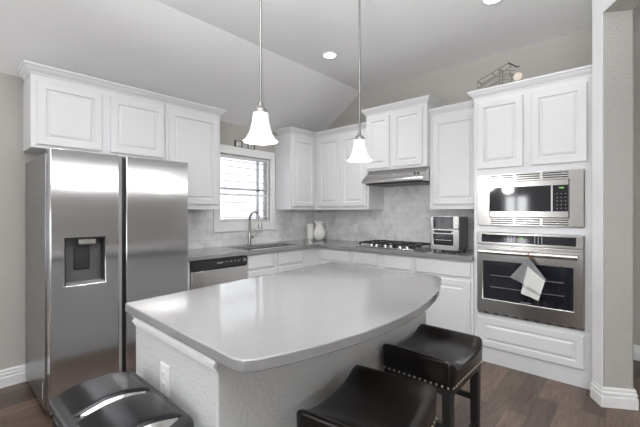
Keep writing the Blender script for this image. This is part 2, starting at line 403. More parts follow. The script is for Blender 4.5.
# over the fridge
c = thing('upper_cabinet', 'wide white two-door cabinet above the refrigerator', 'cabinet', (XL, 0.475, 1.775))
MB().box(XL+0.002, -3.20, 0.475, 1.438, 1.775, 2.305).build('body', 'white', c, bevel=0.002)
panel('door', LX(-3.20), 0.507, 0.922, 1.80, 2.262, c); panel('door', LX(-3.20), 0.984, 1.418, 1.80, 2.262, c)
pathL = [(XL+0.07, 0.475), (-3.20, 0.475), (-3.20, 1.44), (-3.20, 2.01), (XL+0.07, 2.01)]
MB().sweep(pathL, CROWN, 2.303, 0, 2).build('crown_molding', 'white', c, smooth=True, angle=25)
c = thing('upper_cabinet', 'tall narrow white upper cabinet between the refrigerator and the window', 'cabinet', (XL, 1.442, 1.333))
MB().box(XL+0.002, -3.20, 1.442, 2.01, 1.333, 2.305).build('body', 'white', c, bevel=0.002)
panel('door', LX(-3.20), 1.468, 1.978, 1.385, 2.262, c)
MB().sweep(pathL, CROWN, 2.303, 2, 4).build('crown_molding', 'white', c, smooth=True, angle=25)
# corner uppers
pathC = [(XL+0.07, 3.02), (-3.20, 3.02), (-3.20, 3.47), (-2.3265, 3.47)]
c = thing('upper_cabinet', 'white upper cabinet just right of the window, in the corner', 'cabinet', (XL, 3.02, 1.335))
MB().box(XL+0.002, -3.20, 3.02, YB-0.002, 1.335, 2.305).build('body', 'white', c, bevel=0.002)
panel('door', LX(-3.20), 3.05, 3.44, 1.38, 2.262, c)
MB().sweep(pathC, CROWN, 2.303, 0, 2).build('crown_molding', 'white', c, smooth=True, angle=25)
c = thing('upper_cabinet', 'white two-door upper cabinet between the corner and the hood cabinet', 'cabinet', (-3.198, YB, 1.335))
MB().box(-3.198, -2.3265, 3.47, YB-0.002, 1.335, 2.305).build('body', 'white', c, bevel=0.002)
panel('door', RY(3.47), -3.12, -2.77, 1.38, 2.262, c); panel('door', RY(3.47), -2.73, -2.355, 1.38, 2.262, c)
MB().sweep([(x+0.0015 if i < 3 else x-0.004, y) for i, (x, y) in enumerate(pathC)], CROWN, 2.303, 2, 3).build('crown_molding', 'white', c, smooth=True, angle=25)
# hood cabinet
c = thing('upper_cabinet', 'raised white two-door cabinet directly above the range hood', 'cabinet', (-2.325, YB, 1.78))
MB().box(-2.325, -1.574, 3.41, YB-0.002, 1.78, 2.432).build('body', 'white', c, bevel=0.002)
panel('door', RY(3.41), -2.302, -2.012, 1.805, 2.395, c); panel('door', RY(3.41), -1.968, -1.622, 1.805, 2.395, c)
MB().sweep([(-2.325, YB-0.002), (-2.325, 3.41), (-1.574, 3.41), (-1.574, YB-0.002)], CROWN, 2.430).build('crown_molding', 'white', c, smooth=True, angle=25)
# tall right upper
c = thing('upper_cabinet', 'white single-door upper cabinet above the countertop toaster oven', 'cabinet', (-1.572, YB, 1.335))
MB().box(-1.572, -1.052, 3.47, YB-0.002, 1.335, 2.305).build('body', 'white', c, bevel=0.002)
panel('door', RY(3.47), -1.53, -1.085, 1.385, 2.255, c)
MB().sweep([(-1.571, 3.47), (-1.053, 3.47)], CROWN, 2.300).build('crown_molding', 'white', c, smooth=True, angle=25)

# oven tower
OX0, OX1, OY = -1.050, -0.207, 3.235
c = thing('oven_cabinet', 'tall white cabinet housing the microwave and wall oven', 'cabinet', (-0.63, OY, 0))
us = [OX0, -1.014, -0.262, OX1]; vs = [0, 0.425, 1.135, 1.192, 1.632, 2.312]
b_ = MB(); b_.slab(us, vs, lambda u, v: not (-1.014 < u < -0.262 and (0.425 < v < 1.135 or 1.192 < v < 1.632)), fy, OY, YB-0.02)
b_.box(OX0, OX1, YB-0.02, YB-0.003, 0, 2.312)
b_.build('body', 'white', c, bevel=0.002)
panel('door', RY(OY), -1.020, -0.663, 1.685, 2.268, c); panel('door', RY(OY), -0.606, -0.246, 1.685, 2.268, c)
panel('drawer', RY(OY), -1.010, -0.264, 0.140, 0.392, c, fw=0.05)
MB().sweep([(OX0, 3.36), (OX0, OY), (OX1+0.001, OY)], CROWN, 2.310).build('crown_molding', 'white', c, smooth=True, angle=25)

# base cabinets: hollow bodies
def base_body(c, f, u0, u1, depth, filler=None):
    b_ = MB()
    def bx(a0, a1, d0, d1, z0, z1):
        p, q = f(a0, z0, d0), f(a1, z1, d1); b_.box(p[0], q[0], p[1], q[1], p[2], q[2])
    bx(u0, u0+0.018, -depth, -0.018, 0.0, 0.873); bx(u1-0.018, u1, -depth, -0.018, 0.0, 0.873)
    bx(u0+0.018, u1-0.018, -depth, -0.02, 0.10, 0.118); bx(u0+0.018, u1-0.018, -depth, -depth+0.01, 0.118, 0.873)
    bx(u0, u1, -0.018, 0, 0.10, 0.873); bx(u0, u1, -0.075, -0.06, 0.0, 0.10)
    b_.build('body', 'white', c)
FB, RB = LX(-2.935), RY(3.225)
c = thing('base_cabinet', 'narrow white end panel between refrigerator and dishwasher', 'cabinet', (-2.905, 1.48, 0))
base_body(c, FB, 1.44, 1.538, 0.565)
c = thing('base_cabinet', 'white sink cabinet under the window with two false drawer fronts', 'cabinet', (-2.905, 2.53, 0))
base_body(c, FB, 2.142, 2.990, 0.565)
panel('drawer', FB, 2.160, 2.508, 0.715, 0.852, c, 'flat'); panel('drawer', FB, 2.565, 2.950, 0.715, 0.852, c, 'flat')
panel('door', FB, 2.160, 2.520, 0.125, 0.69, c); panel('door', FB, 2.565, 2.950, 0.125, 0.69, c)
c = thing('base_cabinet', 'white blind corner cabinet between sink and cooktop runs', 'cabinet', (-2.905, 3.4, 0))
base_body(c, FB, 2.992, YB-0.004, 0.565)
c = thing('base_cabinet', 'white drawer cabinet at the inside corner, left of the cooktop', 'cabinet', (-2.6, 3.245, 0))
base_body(c, RB, -2.933, -2.390, 0.56)
panel('drawer', RB, -2.855, -2.418, 0.722, 0.850, c, 'flat'); panel('door', RB, -2.855, -2.418, 0.125, 0.69, c)
c = thing('base_cabinet', 'white cabinet under the gas cooktop with two short drawer fronts', 'cabinet', (-2.0, 3.245, 0))
base_body(c, RB, -2.388, -1.632, 0.56)
panel('drawer', RB, -2.353, -2.045, 0.722, 0.850, c, 'flat'); panel('drawer', RB, -1.965, -1.658, 0.715, 0.850, c, 'flat')
panel('door', RB, -2.353, -2.03, 0.125, 0.69, c); panel('door', RB, -1.985, -1.658, 0.125, 0.69, c)
c = thing('base_cabinet', 'white base cabinet beneath the toaster oven, beside the oven tower', 'cabinet', (-1.34, 3.245, 0))
base_body(c, RB, -1.630, -1.052, 0.56)
panel('drawer', RB, -1.600, -1.075, 0.715, 0.850, c, 'flat'); panel('door', RB, -1.600, -1.075, 0.125, 0.685, c)

# countertop with sink cut-out
SX0, SX1, SY0, SY1 = -3.345, -2.985, 2.185, 2.955
xs = [XL+0.001, SX0, SX1, -2.892, -1.051]; ys = [1.43, SY0, SY1, 3.177, YB-0.001]
def inC(x, y):
    if x > -2.892 and y < 3.177: return False
    return not (SX0 < x < SX1 and SY0 < y < SY1)
ct = MB().slab(xs, ys, inC, lambda u, v, w: (u, v, w), 0.874, 0.914).build('countertop', 'quartz', bevel=0.003)
tag(ct, 'grey quartz L-shaped countertop running under the window and cooktop', 'countertop')

# sink
sk = thing('kitchen_sink', 'stainless double-bowl sink set into the counter under the window', 'sink', (-3.145, 2.56, 0.87))
def bowl(y0, y1):
    mb = MB(); x0, x1 = SX0-0.004, SX1+0.004
    R = lambda i, z: [(x0+i, y0+i, z), (x1-i, y0+i, z), (x1-i, y1-i, z), (x0+i, y1-i, z)]
    mb.rings([R(-0.012, 0.8725), R(0.0, 0.8725), R(0.006, 0.72), R(0.03, 0.70), R(0.03, 0.698), R(0.004, 0.715), R(-0.004, 0.868), R(-0.012, 0.8695)], cap0=False, cap1=False)
    mb.face(R(0.03, 0.70)); mb.face(R(0.03, 0.698))
    b = mb.build('bowl', 'steel', sk)
    d = MB().lathe([(0.001, 0.7005), (0.04, 0.7005), (0.045, 0.703), (0.05, 0.7005)], ((x0+x1)/2, (y0+y1)/2, 0), 20); d.build('drain', 'chrome', b, smooth=True)
bowl(2.185, 2.556); bowl(2.584, 2.955)
MB().box(SX0-0.004, SX1+0.004, 2.5685, 2.5715, 0.85, 0.868).build('divider', 'steel', sk)
# faucet
FX, FYy = -3.385, 2.525
f_ = thing('kitchen_faucet', 'brushed nickel gooseneck pull-down faucet behind the sink', 'faucet', (FX, FYy, 0.914))
MB().lathe([(0.0, 0.0), (0.03, 0), (0.03, 0.008), (0.023, 0.014), (0.0205, 0.05), (0.0205, 0.13), (0.016, 0.145), (0.0, 0.145)], (FX, FYy, 0.914), 20).build('base', 'faucet', f_, smooth=True)
pts = [(FX, FYy, 1.05)] + [(FX, FYy, 1.05+0.04*k) for k in range(1, 5)]
for k in range(1, 13):
    a = PI*k/12*0.93; pts.append((FX+0.095-0.095*math.cos(a), FYy, 1.21+0.095*math.sin(a)))
e = pts[-1]; pts.append((e[0]+0.004, FYy, e[2]-0.03))
MB().tube(pts, 0.0135, 12).build('spout', 'faucet', f_, smooth=True)
e = pts[-1]
MB().tube([(e[0], FYy, e[2]), (e[0]+0.002, FYy, e[2]-0.02), (e[0]+0.006, FYy, e[2]-0.065), (e[0]+0.008, FYy, e[2]-0.085)], [0.014, 0.017, 0.022, 0.021], 14).build('spray_head', 'faucet', f_, smooth=True)
MB().tube([(FX, FYy, 1.01), (FX+0.005, FYy+0.045, 1.012), (FX+0.01, FYy+0.065, 1.03), (FX+0.012, FYy+0.075, 1.075), (FX+0.012, FYy+0.082, 1.10)], [0.015, 0.013, 0.01, 0.008, 0.007], 10).build('lever', 'faucet', f_, smooth=True)

# ------------------------------------------------------------------ refrigerator
FRX = -2.69
fr = thing('refrigerator', 'stainless side-by-side refrigerator with in-door dispenser', 'refrigerator', (-3.1, 0.94, 0))
MB().box(-3.485, -2.785, 0.485, 1.395, 0.035, 1.685).build('body', 'fridge_side', fr, bevel=0.004)
Yg0, Yg1 = 0.884, 0.930
dl = (0.568, 0.796, 0.835, 1.142)
us = [0.492, dl[0], dl[1], Yg0]; vs = [0.045, dl[2], dl[3], 1.712]
fd = MB().slab(us, vs, lambda u, v: not (dl[0] < u < dl[1] and dl[2] < v < dl[3]), fx, -2.775, FRX).build('freezer_door', 'fridge_steel', fr, bevel=0.006)
MB().box(-2.775, FRX, Yg1, 1.396, 0.045, 1.712).build('fridge_door', 'fridge_steel', fr, bevel=0.006)
MB().box(-2.7745, -2.735, Yg0+0.0005, Yg1-0.0005, 0.07, 1.70).build('handle_groove', 'black', fr)
MB().box(-2.7345, -2.700, Yg0+0.0005, Yg0+0.020, 0.07, 1.70).build('handle_lip', 'grey_plastic', fr)
MB().box(-2.785, -2.75, 0.50, 1.385, 0.012, 0.042).build('toe_grille', 'black', fr)
for y in (0.52, 1.36): MB().box(-2.86, -2.72, y-0.025, y+0.025, 1.686, 1.712).build('hinge_cap', 'black', fr, bevel=0.003)
for x, y in ((-3.4, 0.55), (-3.4, 1.33), (-2.85, 0.55), (-2.85, 1.33)): MB().lathe([(0.0, 0), (0.022, 0), (0.022, 0.035), (0.0, 0.035)], (x, y, 0), 12).build('foot', 'black', fr)
MB().box(-2.868, -2.855, 0.4835, 0.485, 0.09, 0.20).build('label_sticker', 'plate', fr)
d_ = MB(); d_.slab(us[1:3], vs[1:3], lambda u, v: True, fx, -2.774, -2.766)
dp = d_.build('dispenser_back', 'dark_grey', fd)
d_ = MB(); r0 = dl
d_.box(-2.766, FRX-0.001, r0[0], r0[0]+0.006, r0[2], r0[3]); d_.box(-2.766, FRX-0.001, r0[1]-0.006, r0[1], r0[2], r0[3]); d_.box(-2.766, FRX-0.001, r0[0], r0[1], r0[3]-0.006, r0[3])
d_.build('dispenser_surround', 'black', fd)
MB().box(-2.766, FRX-0.003, r0[0]+0.006, r0[1]-0.006, r0[2], r0[2]+0.012).build('drip_tray', 'grey_plastic', fd)
MB().box(-2.766, FRX-0.012, 0.645, 0.745, 1.095, 1.132).build('ice_chute', 'steel', fd, bevel=0.004)
MB().box(-2.766, -2.752, 0.632, 0.722, 0.925, 1.078).build('paddle', 'black', fd, bevel=0.006)
MB().box(FRX, FRX+0.0008, 1.315, 1.365, 1.668, 1.674).build('badge', 'grey_plastic', fr)

# ------------------------------------------------------------------ dishwasher
dw = thing('dishwasher', 'stainless dishwasher with black control strip left of the sink', 'dishwasher', (-3.1, 1.82, 0))
MB().box(-3.495, -2.9400, 1.543, 2.137, 0.02, 0.868).build('body', 'black', dw)
MB().box(-2.9380, -2.9020, 1.544, 2.136, 0.11, 0.772).build('door', 'steel', dw, bevel=0.004)
cp = MB().box(-2.9380, -2.8980, 1.544, 2.136, 0.776, 0.866).build('control_panel', 'black', dw, bevel=0.006)
MB().box(-2.8980, -2.8972, 1.792, 1.852, 0.825, 0.832).build('badge', 'button', cp)
for k in range(4): MB().box(-2.8980, -2.8972, 1.888+0.045*k, 1.903+0.045*k, 0.828, 0.834).build('button', 'button', cp)
MB().tube([(-2.8990, 2.098, 0.832), (-2.8880, 2.098, 0.832)], 0.014, 16).build('knob', 'grey_plastic', cp)
MB().box(-2.9800, -2.9600, 1.547, 2.133, 0.0, 0.10).build('toe_panel', 'black', dw)

# ------------------------------------------------------------------ range hood
hd = thing('range_hood', 'stainless under-cabinet range hood above the cooktop', 'hood', (-1.96, 3.6, 1.62))
HX0, HX1 = -2.323, -1.576
hp = [(3.31, 1.652), (3.318, 1.668), (3.43, 1.752), (3.45, 1.778), (YB-0.013, 1.778), (YB-0.013, 1.63), (3.34, 1.63), (3.31, 1.634)]
MB().extr(hp, lambda u, v, w: (w, u, v), HX0, HX1).build('shell', 'steel', hd, bevel=0.003)
MB().box(HX0+0.03, HX1-0.03, 3.36, 3.78, 1.617, 1.630).build('filter', 'black', hd)
for k in (0, 1):
    x = -1.70+0.04*k; MB().box(x, x+0.018, 3.362, 3.372, 1.705, 1.722).build('button', 'black', hd)

# ------------------------------------------------------------------ wall oven
ov = thing('wall_oven', 'stainless built-in wall oven with black window below the microwave', 'oven', (-0.638, 3.23, 0.43))
AX0, AX1 = -1.012, -0.264
MB().box(AX0+0.012, AX1-0.012, OY+0.01, 3.77, 0.44, 1.12).build('body', 'steel', ov)
vt = MB(); vt.box(AX0, AX1, OY-0.02, OY+0.01, 0.430, 0.452)
vb = vt.build('bottom_trim', 'steel', ov)
for k in range(9): MB().box(AX0+0.05+k*0.076, AX0+0.09+k*0.076, OY-0.0208, OY-0.0195, 0.436, 0.446).build('vent', 'slot', vb)
wx0, wx1, wz0, wz1 = -0.962, -0.325, 0.565, 0.890
od = MB(); od.slab([AX0, wx0, wx1, AX1], [0.455, wz0, wz1, 1.028], lambda u, v: not (wx0 < u < wx1 and wz0 < v < wz1), fy, OY-0.045, OY-0.002)
od = od.build('door', 'steel', ov, bevel=0.004)
MB().box(wx0+0.0005, wx1-0.0005, OY-0.043, OY-0.036, wz0+0.0005, wz1-0.0005).build('window_glass', 'black_glass', od)
for z in (0.67, 0.77):
    m_ = MB(); m_.box(wx0+0.06, wx1-0.06, OY-0.0436, OY-0.0431, z, z+0.004); m_.build('rack', 'grey_plastic', od)
hz = 0.974
m_ = MB(); m_.tube([(AX0+0.03, OY-0.095, hz), (AX1-0.03, OY-0.095, hz)], 0.019, 14)
hb = m_.build('handle', 'steel', ov, smooth=True)
for x in (AX0+0.05, AX1-0.05): MB().tube([(x, OY-0.045, hz), (x, OY-0.09, hz)], 0.011, 10).build('handle_post', 'steel', hb, smooth=True)
us_ = [AX0, AX0+0.038, AX1-0.045, AX1]
cp = MB(); cp.box(AX0, AX1, OY-0.04, OY+0.01, 1.036, 1.133); cp = cp.build('control_panel', 'steel', ov, bevel=0.004)
MB().box(AX0+0.038, AX1-0.045, OY-0.0412, OY-0.0398, 1.052, 1.118).build('control_glass', 'black_glass', cp)
MB().box(-0.685, -0.657, OY-0.0422, OY-0.0412, 1.090, 1.100).build('clock_display', 'led', cp)
for a in range(3):
    for b in range(4):
        x = -0.765+a*0.022; z = 1.104-b*0.013; MB().box(x-0.003, x+0.003, OY-0.042, OY-0.0412, z-0.003, z+0.003).build('button', 'button', cp)
        x = -0.575+a*0.024; MB().box(x-0.0035, x+0.0035, OY-0.042, OY-0.0412, z-0.003, z+0.003).build('button', 'button', cp)
MB().box(-0.675, -0.60, OY-0.0437, OY-0.0431, 0.573, 0.580).build('badge', 'grey_plastic', od)

# ------------------------------------------------------------------ microwave with trim kit
mw = thing('microwave_oven', 'built-in stainless microwave with louvered trim above the wall oven', 'microwave', (-0.638, 3.23, 1.2))
z0, z1 = 1.195, 1.629; ix0, ix1, iz0, iz1 = -0.918, -0.352, 1.262, 1.562
MB().box(AX0+0.012, AX1-0.012, OY+0.01, 3.70, z0+0.01, z1-0.01).build('body', 'black', mw)
sl = []
vsl = [z0, 1.207, 1.214, 1.225, 1.232, 1.243, 1.250, iz0, iz1, 1.574, 1.581, 1.592, 1.599, 1.610, 1.617, z1]
xg = [(-0.905, -0.735), (-0.715, -0.545), (-0.525, -0.358)]
usl = sorted([AX0, AX1, ix0, ix1] + [q for p in xg for q in p])
def in_trim(u, v):
    if ix0 < u < ix1 and iz0 < v < iz1: return False
    for a, b in ((1.207, 1.214), (1.225, 1.232), (1.243, 1.250), (1.574, 1.581), (1.592, 1.599), (1.610, 1.617)):
        if a < v < b and any(p < u < q for p, q in xg): return False
    return True
MB().slab(usl, vsl, in_trim, fy, OY-0.022, OY-0.002).build('trim_frame', 'steel', mw, bevel=0.0015)
MB().box(ix0-0.002, ix1+0.002, OY-0.0018, OY+0.01, z0+0.005, z1-0.005).build('vent_backing', 'slot', mw)
md = MB(); md.box(ix0+0.004, ix1-0.004, OY-0.034, OY-0.003, iz0+0.004, iz1-0.004); md = md.build('door', 'steel', mw, bevel=0.003)
MB().box(ix0+0.006, -0.468, OY-0.0362, OY-0.034, iz0+0.052, iz1-0.045).build('window_glass', 'black_glass', md)
kp = MB().box(-0.456, ix1-0.006, OY-0.0362, OY-0.034, iz0+0.052, iz1-0.045).build('control_glass', 'black_glass', md)
MB().box(-0.415, -0.385, OY-0.037, OY-0.0362, 1.490, 1.500).build('clock_display', 'led', kp)
for a in range(3):
    for b in range(5): MB().box(-0.432+a*0.027, -0.424+a*0.027, OY-0.0368, OY-0.0362, 1.335+b*0.028, 1.341+b*0.028).build('button', 'grey_plastic', kp)

# cloths on the oven handle
def sheet(mb, P, n=10, th=0.004, wav=0.006, seed=0):
    # bilinear sheet between four corners (tl, tr, br, bl) with soft folds and thickness
    tl, tr, br_, bl = [Vector(p) for p in P]; L = []
    for i in range(n+1):
        row = []
        for j in range(n+1):
            u, v = j/n, i/n
            p = (tl*(1-u)+tr*u)*(1-v) + (bl*(1-u)+br_*u)*v
            p = p + Vector((0, -wav*math.sin(u*9+seed)*v*(0.5+0.5*v), 0)); row.append(p)
        L.append(row)
    F = [[mb.b.verts.new(p) for p in r] for r in L]; B = [[mb.b.verts.new(p+Vector((0, th, 0))) for p in r] for r in L]
    for i in range(n):
        for j in range(n):
            mb.b.faces.new((F[i][j], F[i][j+1], F[i+1][j+1], F[i+1][j])); mb.b.faces.new((B[i][j], B[i+1][j], B[i+1][j+1], B[i][j+1]))
    for i in range(n):
        for A in ((0, 0), ):
            mb.b.faces.new((F[i][0], F[i+1][0], B[i+1][0], B[i][0])); mb.b.faces.new((F[i+1][n], F[i][n], B[i][n], B[i+1][n]))
            mb.b.faces.new((F[0][i+1], F[0][i], B[0][i], B[0][i+1])); mb.b.faces.new((F[n][i], F[n][i+1], B[n][i+1], B[n][i]))
ty = OY-0.118
tw = thing('pot_holder_towel', 'grey and white kitchen cloths hanging by a loop on the oven handle', 'towel', (-0.607, ty, 0.98))
m_ = MB(); sheet(m_, [(-0.612, ty, 0.944), (-0.600, ty, 0.944), (-0.607, ty+0.010, 0.72), (-0.735, ty+0.004, 0.785)], wav=0.008); m_.build('grey_cloth', 'cloth_grey', tw, smooth=True, angle=60)
m_ = MB(); sheet(m_, [(-0.606, ty+0.006, 0.944), (-0.596, ty+0.006, 0.944), (-0.486, ty+0.006, 0.790), (-0.600, ty+0.010, 0.76)], wav=0.006, seed=1); m_.build('grey_cloth', 'cloth_grey', tw, smooth=True, angle=60)
m_ = MB(); sheet(m_, [(-0.607, ty-0.008, 0.885), (-0.493, ty-0.006, 0.785), (-0.535, ty-0.008, 0.628), (-0.655, ty-0.008, 0.668)], wav=0.006); wc = m_.build('white_cloth', 'cloth_white', tw, smooth=True, angle=60)
for q in (0.66, 0.72):
    A = Vector((-0.607, ty-0.0095, 0.885)).lerp(Vector((-0.655, ty-0.0095, 0.668)), q); B = Vector((-0.493, ty-0.0095, 0.785)).lerp(Vector((-0.535, ty-0.0095, 0.628)), q)
    m_ = MB(); sheet(m_, [A, B, B+Vector((-0.002, 0, -0.006)), A+Vector((-0.002, 0, -0.006))], th=0.002, wav=0.0045); m_.build('stripe', 'cloth_grey', wc)
m_ = MB(); pts = [(-0.604, OY-0.095+0.0228*math.sin(a), hz+0.0228*math.cos(a)) for a in [2*PI*k/16 for k in range(17)]]
m_.tube(pts, 0.0035, 6); m_.tube([(-0.605, OY-0.112, hz-0.014), (-0.606, ty, 0.94)], 0.005, 6); m_.build('loop', 'tan', tw, smooth=True)

# ------------------------------------------------------------------ gas cooktop
ck = thing('gas_cooktop', 'stainless gas cooktop with black grates on the counter', 'cooktop', (-1.97, 3.5, 0.914))
CX0, CX1, CY0, CY1 = -2.375, -1.645, 3.255, 3.735
MB().box(CX0, CX1, CY0, CY1, 0.9145, 0.926).build('plate', 'steel', ck, bevel=0.004)
for x in (-2.17, -2.105, -1.995, -1.925, -1.815, -1.735):
    MB().lathe([(0.0, 0), (0.021, 0), (0.019, 0.022), (0.016, 0.026), (0, 0.026)], (x, 3.292, 0.926), 16).build('knob', 'chrome', ck, smooth=True)
GZ = 0.962
gw = (CX1-CX0-0.05)/3
for k in range(3):
    x0 = CX0+0.01+k*(gw+0.01); x1 = x0+gw; ya, yb = 3.325, 3.72
    g_ = MB()
    for x in (x0, x1-0.014): g_.box(x, x+0.014, ya, yb, GZ-0.014, GZ)
    for y in (ya, yb-0.014, (ya+yb)/2-0.007): g_.box(x0+0.014, x1-0.014, y, y+0.014, GZ-0.014, GZ)
    for y in (ya+0.09, yb-0.104):
        g_.box(x0+0.014, x0+0.075, y, y+0.012, GZ-0.010, GZ+0.006); g_.box(x1-0.075, x1-0.014, y, y+0.012, GZ-0.010, GZ+0.006)
    xm = (x0+x1)/2-0.006
    for a, b in ((ya+0.014, ya+0.07), (yb-0.07, yb-0.014), ((ya+yb)/2-0.06, (ya+yb)/2+0.06)): g_.box(xm, xm+0.012, a, b, GZ-0.010, GZ+0.006)
    for x in (x0, x1-0.014):
        for y in (ya, yb-0.014): g_.box(x, x+0.014, y, y+0.014, 0.926, GZ-0.014)
    g_.build('grate', 'iron', ck)
for x, y, r in ((-2.245, 3.42, 0.036), (-2.245, 3.62, 0.03), (-2.01, 3.52, 0.045), (-1.775, 3.42, 0.03), (-1.775, 3.62, 0.036)):
    MB().lathe([(0, 0), (r, 0), (r, 0.008), (r*0.8, 0.014), (r*0.8, 0.019), (0, 0.019)], (x, y, 0.926), 20).build('burner', 'iron', ck, smooth=True)

# ------------------------------------------------------------------ toaster oven
to = thing('toaster_oven', 'black and steel countertop air fryer oven beside the oven tower', 'toaster oven', (-1.375, 3.48, 0.914))
TX0, TX1, TY0, TY1 = -1.510, -1.230, 3.352, 3.635
MB().box(TX0+0.004, TX1-0.004, TY0+0.02, TY1, 0.934, 1.262).build('body', 'dark_grey', to, bevel=0.012)
for x in (TX0+0.03, TX1-0.03):
    for y in (TY0+0.04, TY1-0.04): MB().lathe([(0, 0), (0.014, 0), (0.012, 0.020), (0, 0.020)], (x, y, 0.9145), 12).build('foot', 'black', to)
tf = MB(); tf.box(TX0, TX1, TY0, TY0+0.019, 1.145, 1.268); tf = tf.build('control_fascia', 'bright_steel', to, bevel=0.004)
MB().box(TX0+0.03, TX1-0.05, TY0-0.0015, TY0, 1.150, 1.262).build('control_glass', 'black_glass', tf)
td = MB(); td.slab([TX0, TX0+0.028, TX1-0.052, TX1], [0.936, 0.982, 1.090, 1.141], lambda u, v: not (TX0+0.028 < u < TX1-0.052 and 0.982 < v < 1.09), fy, TY0, TY0+0.019)
td = td.build('door', 'bright_steel', to, bevel=0.003)
MB().box(TX0+0.0285, TX1-0.0525, TY0+0.003, TY0+0.012, 0.9825, 1.0895).build('window_glass', 'black_glass', td)
MB().box(TX0+0.045, TX1-0.07, TY0+0.0021, TY0+0.0026, 1.03, 1.036).build('rack', 'steel', td)
m_ = MB(); m_.extr([(TX0+0.035, 1.128), (TX1-0.058, 1.128), (TX1-0.075, 1.104), (TX0+0.052, 1.104)], lambda u, v, w: (u, w, v), TY0-0.022, TY0-0.0005); m_.build('handle', 'black', td, bevel=0.004)

# ------------------------------------------------------------------ corner items
pr = thing('paper_towel_roll', 'upright white paper towel roll in the counter corner', 'paper towel', (-3.375, 3.56, 0.914))
MB().lathe([(0.02, 0.012), (0.05, 0.012), (0.052, 0.016), (0.052, 0.225), (0.05, 0.229), (0.02, 0.229), (0.02, 0.012)], (-3.375, 3.56, 0.914), 28).build('roll', 'paper', pr, smooth=True)
MB().lathe([(0, 0), (0.06, 0), (0.06, 0.008), (0.055, 0.011), (0, 0.011)], (-3.375, 3.56, 0.914), 28).build('base', 'chrome', pr, smooth=True)
pc = (-3.235, 3.60, 0.914)
pt = thing('water_pitcher', 'white textured ceramic pitcher beside the paper towel roll', 'pitcher', pc)
prof = [(0.0, 0.002), (0.045, 0.0), (0.062, 0.012), (0.084, 0.05), (0.090, 0.085), (0.084, 0.12), (0.066, 0.165), (0.050, 0.195), (0.045, 0.215), (0.050, 0.245), (0.054, 0.262), (0.050, 0.262), (0.045, 0.245), (0.040, 0.215), (0.045, 0.195), (0.06, 0.165), (0.078, 0.12), (0.084, 0.085), (0.07, 0.03), (0.0, 0.02)]
m_ = MB(); seg = 40; loops = []
for r, z in prof:
    L = []
    for k in range(seg):
        a = 2*PI*k/seg; dirx = math.cos(a-math.radians(222)); sp = max(0, dirx)**6 * max(0, (z-0.2)/0.06)
        rr = r + 0.040*sp + (0.0025*math.sin(a*14)*math.sin(z*190) if r > 0.06 else 0)
        L.append((pc[0]+rr*math.cos(a), pc[1]+rr*math.sin(a), pc[2]+z+0.016*sp))
    loops.append(L)
m_.rings(loops, True, True); m_.build('jug', 'ceramic', pt, smooth=True)
a = math.radians(42); dx, dy = math.cos(a), math.sin(a)
hp_ = [(0.046, 0.235), (0.075, 0.255), (0.105, 0.245), (0.118, 0.21), (0.112, 0.165), (0.095, 0.125), (0.083, 0.11)]
MB().tube([(pc[0]+dx*r, pc[1]+dy*r, pc[2]+z) for r, z in hp_], [0.009, 0.009, 0.008, 0.008, 0.008, 0.009, 0.008], 10).build('handle', 'ceramic', pt, smooth=True)

# word-tile sign on the window casing
sg = thing('tile_sign', 'small dark-framed sign of three white tiles on the window casing', 'sign', (XL+0.015, 2.54, 2.078))
m_ = MB(); sy = [2.395, 2.405, 2.483, 2.495, 2.573, 2.585, 2.668, 2.680]
m_.slab(sy, [2.079, 2.085, 2.146, 2.153], lambda u, v: not ((2.405 < u < 2.483 or 2.495 < u < 2.573 or 2.585 < u < 2.668) and 2.085 < v < 2.146), fx, XL+0.004, XL+0.026)
m_.build('frame', 'frame_dark', sg)
for a, b in ((2.405, 2.483), (2.495, 2.573), (2.585, 2.668)):
    tl_ = MB().box(XL+0.004, XL+0.020, a, b, 2.085, 2.146).build('tile', 'tile_white', sg)
    q = MB(); 
    if a < 2.45: q.box(XL+0.020, XL+0.0215, a+0.05, a+0.062, 2.095, 2.104)
    elif a < 2.55: q.box(XL+0.020, XL+0.0215, a+0.022, a+0.052, 2.112, 2.121)
    else: q.tube([(XL+0.0207, a+0.02, 2.122), (XL+0.0207, a+0.04, 2.104), (XL+0.0207, a+0.064, 2.128)], 0.004, 6)
    q.build('mark', 'frame_dark', tl_)

# outlets
def outlet(label, f, u, z):
    o = thing('wall_outlet', label, 'outlet', f(u, z, 0))
    MB().rings([rect(f, u-0.036, u+0.036, z-0.058, z+0.058, i, d) for i, d in ((0, 0.0), (0, 0.003), (0.004, 0.006), (0.006, 0.006))]).build('plate', 'plate', o)
    for s in (-1, 1):
        r_ = MB().rings([rect(f, u-0.017, u+0.017, z+s*0.020-0.014, z+s*0.020+0.014, i, d) for i, d in ((0, 0.006), (0, 0.0075), (0.004, 0.0085), (0.005, 0.0085))]).build('receptacle', 'plate', o)
        q = MB(); 
        for du in (-0.006, 0.006): q.rings([rect(f, u+du-0.001, u+du+0.001, z+s*0.020-0.004, z+s*0.020+0.005, 0, d) for d in (0.0085, 0.0087)])
        q.build('slot', 'slot', r_)
outlet('white wall outlet low in the marble backsplash left of the cooktop', RY(YB-0.012), -2.755, 1.09)

